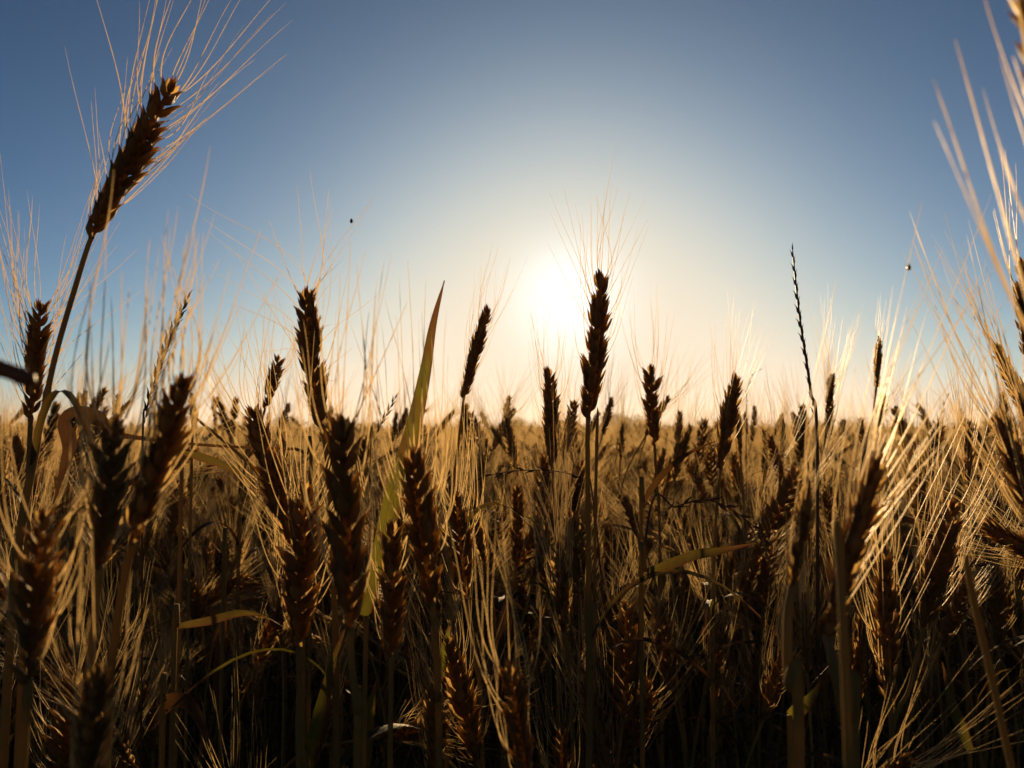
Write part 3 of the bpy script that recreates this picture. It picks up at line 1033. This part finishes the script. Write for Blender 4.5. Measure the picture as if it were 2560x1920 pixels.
for i, (p, h) in enumerate(placed):
    tp = TEMPL[rng.randrange(7)]
    rz = rng.uniform(0, 6.28)
    lean = rng.gauss(0, .085)
    laz = rng.uniform(0, 6.28)
    s = 1.0
    R = Matrix.Rotation(lean, 4, Vector((math.cos(laz), math.sin(laz), 0))) @ Matrix.Rotation(rz, 4, 'Z')
    if h is None:
        s = p.z / .84
        q = R @ (tp['et'] * s)
        s *= p.z / q.z
        q = R @ (tp['et'] * s)
        loc = Vector((p.x - q.x, p.y - q.y, 0))
        FIELD_PTS.append((loc.x, loc.y))
    else:
        s = h / .84
        loc = p
    root = link('wheat_stalk', None)
    root.empty_display_size = .02
    root.matrix_basis = Matrix.Translation(loc) @ R @ Matrix.Scale(s, 4)
    n_stalks += 1
    link('stem', tp['stem'], root)
    link('ear', tp['ear'], root)
    link('beard', tp['beard'], root)
    for k, lf in enumerate(tp['leaves']):
        if rng.random() < .8:
            link('leaf', lf, root)
    e0 = pix(loc + R @ (tp['eb'] * s))
    e1 = pix(loc + R @ (tp['et'] * s))
    dx = e1[0] - e0[0]
    ln = math.hypot(dx, e1[1] - e0[1])
    side = 'leaning left' if dx < -.2 * ln else ('leaning right' if dx > .2 * ln else 'upright')
    ex, ey = (e0[0] + e1[0]) / 2, (e0[1] + e1[1]) / 2
    tone = 'sunlit' if ey < 1080 else ('golden brown' if ey < 1200 else 'shaded brown')
    tag(root, make_label(ex, ey, e0[2], side, tone, i), 'wheat stalk', STALK_GROUP)


# ------------------------------------------------------------------ the rest of the field: one mass of wheat
def source(name, parts_list, mats):
    me = merged_mesh(name, parts_list, mats)
    return bpy.data.objects.new(name, me)           # never linked: only its geometry is repeated by the field


MATS = [M_HUSK, M_AWN, M_STEM, M_OLIVE, M_DRY]


def full_stalk(seed, hi, M=None):
    st, ear, beard, leaves, nod, eb, et = stalk_parts(seed, hi)
    M = M or Matrix.Identity(4)
    out = [(st[0], st[1], M, 2)]
    out += [(V, F, M @ m if m is not None else M, 0) for V, F, m, _ in ear]
    out += [(V, F, M, 1) for V, F, m, _ in beard]
    for lp, wd, tw, mt in leaves:
        V, F, UV = ribbon(lp, wd, Vector((0, 0, 1)), twist=tw)
        out.append((V, F, M, 4 if mt is M_DRY else 3))
    return out


def clump(seed, n, size, hsd=.045):
    r = random.Random(seed)
    base = [full_stalk(300 + k, False) for k in range(5)]
    out = []
    for i in range(n):
        M = (Matrix.Translation((r.uniform(-.5, .5) * size, r.uniform(-.5, .5) * size, 0)) @ Matrix.Rotation(r.gauss(0, .05), 4, 'X') @ Matrix.Rotation(r.uniform(0, 6.28), 4, 'Z')
             @ Matrix.Scale(r.gauss(1.0, hsd), 4))
        out += [(V, F, M @ m, k) for V, F, m, k in base[r.randrange(5)]]
    return out


LODS = [[source('field_stalk', full_stalk(200 + k, True), MATS) for k in range(8)],
        [source('field_clump', clump(20 + k, 12, .22), MATS) for k in range(4)],
        [source('field_clump', clump(30 + k, 26, .55), MATS) for k in range(4)],
        [source('field_clump', clump(40 + k, 60, 3.2, .05), MATS) for k in range(4)]]
fr = random.Random(5)
pts, lod, ang_, scl = [], [], [], []


def scatter(n, r0, r1, half, level, smin, smax):
    c = 0
    while c < n:
        r = math.sqrt(fr.uniform(r0 * r0, r1 * r1))
        a = fr.uniform(-half, half)
        x, y = r * math.sin(a), r * math.cos(a)
        if level == -1 and blocked(x, y, .02):
            c += 1
            continue
        if level == 0:
            if r < 1.74 and y > 0 and abs(x) < .69 * y:
                c += 1
                continue
            if blocked(x, y, .02):
                c += 1
                continue
        pts.append((x, y, 0))
        lod.append(max(0, level))
        ang_.append((fr.gauss(0, .09), fr.gauss(0, .09), fr.uniform(0, 6.28)))
        scl.append(fr.uniform(smin, smax) * (fr.uniform(1.04, 1.11) if fr.random() < .16 and level >= 0 else 1) * (1 + .035 * math.sin(x * .11 + 1.3) * math.sin(y * .07 + x * .05) if level == 3 else 1))
        c += 1


scatter(600, .6, 1.74, math.pi, 0, .9, 1.03)             # round the camera, outside the frame
scatter(7600, 1.68, 5.2, rad(40), 0, .80, .99)
scatter(650, .8, 1.74, rad(36), -1, .68, .9)             # shorter ones low down between the near stalks
scatter(2600, 5.2, 14, rad(38), 1, .90, .99)
scatter(3600, 14, 45, rad(37), 2, .92, 1.0)
scatter(5200, 45, 320, rad(36), 3, .94, 1.03)
fm = bpy.data.meshes.new('wheat_field')
fm.from_pydata(pts, [], [])
for nm, ty, val in (('lod', 'INT', lod), ('scl', 'FLOAT', scl)):
    at_ = fm.attributes.new(nm, ty, 'POINT')
    at_.data.foreach_set('value', val)
at_ = fm.attributes.new('ang', 'FLOAT_VECTOR', 'POINT')
at_.data.foreach_set('vector', np.array(ang_).ravel())
field = link('wheat_field', fm)
tag(field, 'dense mass of ripe wheat stretching back to the horizon', 'wheat field', None, 'stuff')
ng = bpy.data.node_groups.new('wheat_field', 'GeometryNodeTree')
ng.interface.new_socket('Geometry', in_out='INPUT', socket_type='NodeSocketGeometry')
ng.interface.new_socket('Geometry', in_out='OUTPUT', socket_type='NodeSocketGeometry')
N, K = ng.nodes, ng.links
gi, go = N.new('NodeGroupInput'), N.new('NodeGroupOutput')
jo = N.new('GeometryNodeJoinGeometry')


def named(nm, ty):
    a = N.new('GeometryNodeInputNamedAttribute')
    a.data_type = ty
    a.inputs['Name'].default_value = nm
    return a.outputs[0]


a_lod, a_scl, a_ang = named('lod', 'INT'), named('scl', 'FLOAT'), named('ang', 'FLOAT_VECTOR')
for L_, objs in enumerate(LODS):
    cmp_ = N.new('FunctionNodeCompare')
    cmp_.data_type = 'INT'
    cmp_.operation = 'EQUAL'
    K.new(a_lod, [i for i in cmp_.inputs if i.type == 'INT' and i.name == 'A'][0])
    [i for i in cmp_.inputs if i.type == 'INT' and i.name == 'B'][0].default_value = L_
    j2 = N.new('GeometryNodeJoinGeometry')
    for o in objs:
        oi = N.new('GeometryNodeObjectInfo')
        oi.inputs['Object'].default_value = o
        oi.inputs['As Instance'].default_value = True
        K.new(oi.outputs['Geometry'], j2.inputs[0])
    ip = N.new('GeometryNodeInstanceOnPoints')
    K.new(gi.outputs[0], ip.inputs['Points'])
    K.new(cmp_.outputs[0], ip.inputs['Selection'])
    K.new(j2.outputs[0], ip.inputs['Instance'])
    ip.inputs['Pick Instance'].default_value = True
    rv = N.new('FunctionNodeRandomValue')
    rv.data_type = 'INT'
    [i for i in rv.inputs if i.type == 'INT' and i.name == 'Max'][0].default_value = len(objs) - 1
    K.new([o for o in rv.outputs if o.type == 'INT'][0], ip.inputs['Instance Index'])
    er = N.new('FunctionNodeEulerToRotation')
    K.new(a_ang, er.inputs[0])
    K.new(er.outputs[0], ip.inputs['Rotation'])
    K.new(a_scl, ip.inputs['Scale'])
    K.new(ip.outputs[0], jo.inputs[0])
K.new(jo.outputs[0], go.inputs[0])
md = field.modifiers.new('wheat', 'NODES')
md.node_group = ng


# ------------------------------------------------------------------ far trees on the horizon
M_LEAF = plant_mat('tree_leaves', (.05, .06, .018), (.035, .045, .012), (.12, .13, .03), .25, .6, .2, scale=.6)
M_BARK = plant_mat('tree_bark', (.10, .07, .045), (.07, .05, .03), (.1, .07, .04), 0.0, .9, .2, scale=2)


def far_tree(x, dist, h, w, seed, label):
    r = random.Random(seed)
    p = at(x, 930, dist)
    root = link('tree', None)
    root.location = (p.x, p.y, 0)
    tag(root, label, 'tree', 'hazy trees on the horizon')
    parts = [(*tube([(0, 0, -.1), (.1, 0, h * .3), (0, .1, h * .75)], [w * .035, w * .028, w * .012], 8), None, 0)]
    for k in range(7):
        a = r.uniform(0, 6.28)
        z = h * r.uniform(.25, .6)
        parts.append((*tube([(0, 0, z), (math.cos(a) * w * .2, math.sin(a) * w * .2, z + h * .12), (math.cos(a) * w * .36, math.sin(a) * w * .36, z + h * .2)], [w * .014, w * .009, w * .004], 5), None, 0))
    link('trunk', merged_mesh('trunk', parts, [M_BARK]), root)
    V, F = [], []
    cl = [(r.gauss(0, .2) * w, r.gauss(0, .2) * w, h * (.55 + r.gauss(0, .16)), w * r.uniform(.12, .24)) for _ in range(22)]
    for cx, cy, cz, cr in cl:
        for _ in range(130):
            d = Vector((r.gauss(0, 1), r.gauss(0, 1), r.gauss(0, 1))).normalized() * cr * r.uniform(.5, 1.1)
            c = Vector((cx, cy, min(h, max(h * .12, cz)))) + d * Vector((1, 1, .75)).x
            a = Vector((r.gauss(0, 1), r.gauss(0, 1), r.gauss(0, 1))).normalized() * .32
            b = a.orthogonal().normalized() * .2
            k = len(V)
            V += [c - a, c + b, c + a, c - b]
            F.append((k, k + 1, k + 2, k + 3))
    link('crown', mesh('crown', V, F, M_LEAF, False), root)


far_tree(1335, 330, 7, 14, 1, 'hazy round tree on the horizon under the sun')
far_tree(1385, 350, 6, 16, 2, 'hazy wide tree on the horizon just right of the round one')
far_tree(1120, 380, 4.5, 20, 3, 'faint low tree on the horizon left of the sun')
far_tree(618, 360, 5, 18, 4, 'faint low tree on the horizon behind the tall spread ear')
far_tree(1850, 390, 4.8, 22, 5, 'faint low tree on the horizon behind the golden awns')


# ------------------------------------------------------------------ evening haze
hm = bpy.data.materials.new('haze')
hm.use_nodes = True
hn = hm.node_tree.nodes
hn.remove(hn['Principled BSDF'])
pv = hn.new('ShaderNodeVolumePrincipled')
pv.inputs['Color'].default_value = (1.0, .80, .55, 1)
pv.inputs['Density'].default_value = .0006
pv.inputs['Anisotropy'].default_value = .45
hm.node_tree.links.new(pv.outputs[0], hn['Material Output'].inputs['Volume'])
hx0, hx1, hy0, hy1, hz0, hz1 = -420, 420, -60, 480, -1.0, 12.0
hv = [(x, y, z) for z in (hz0, hz1) for y in (hy0, hy1) for x in (hx0, hx1)]
hf = [(0, 2, 3, 1), (4, 5, 7, 6), (0, 1, 5, 4), (2, 6, 7, 3), (0, 4, 6, 2), (1, 3, 7, 5)]
tag(link('haze', mesh('haze', hv, hf, hm, False)), 'thin golden evening haze over the far field', 'haze', None, 'stuff')
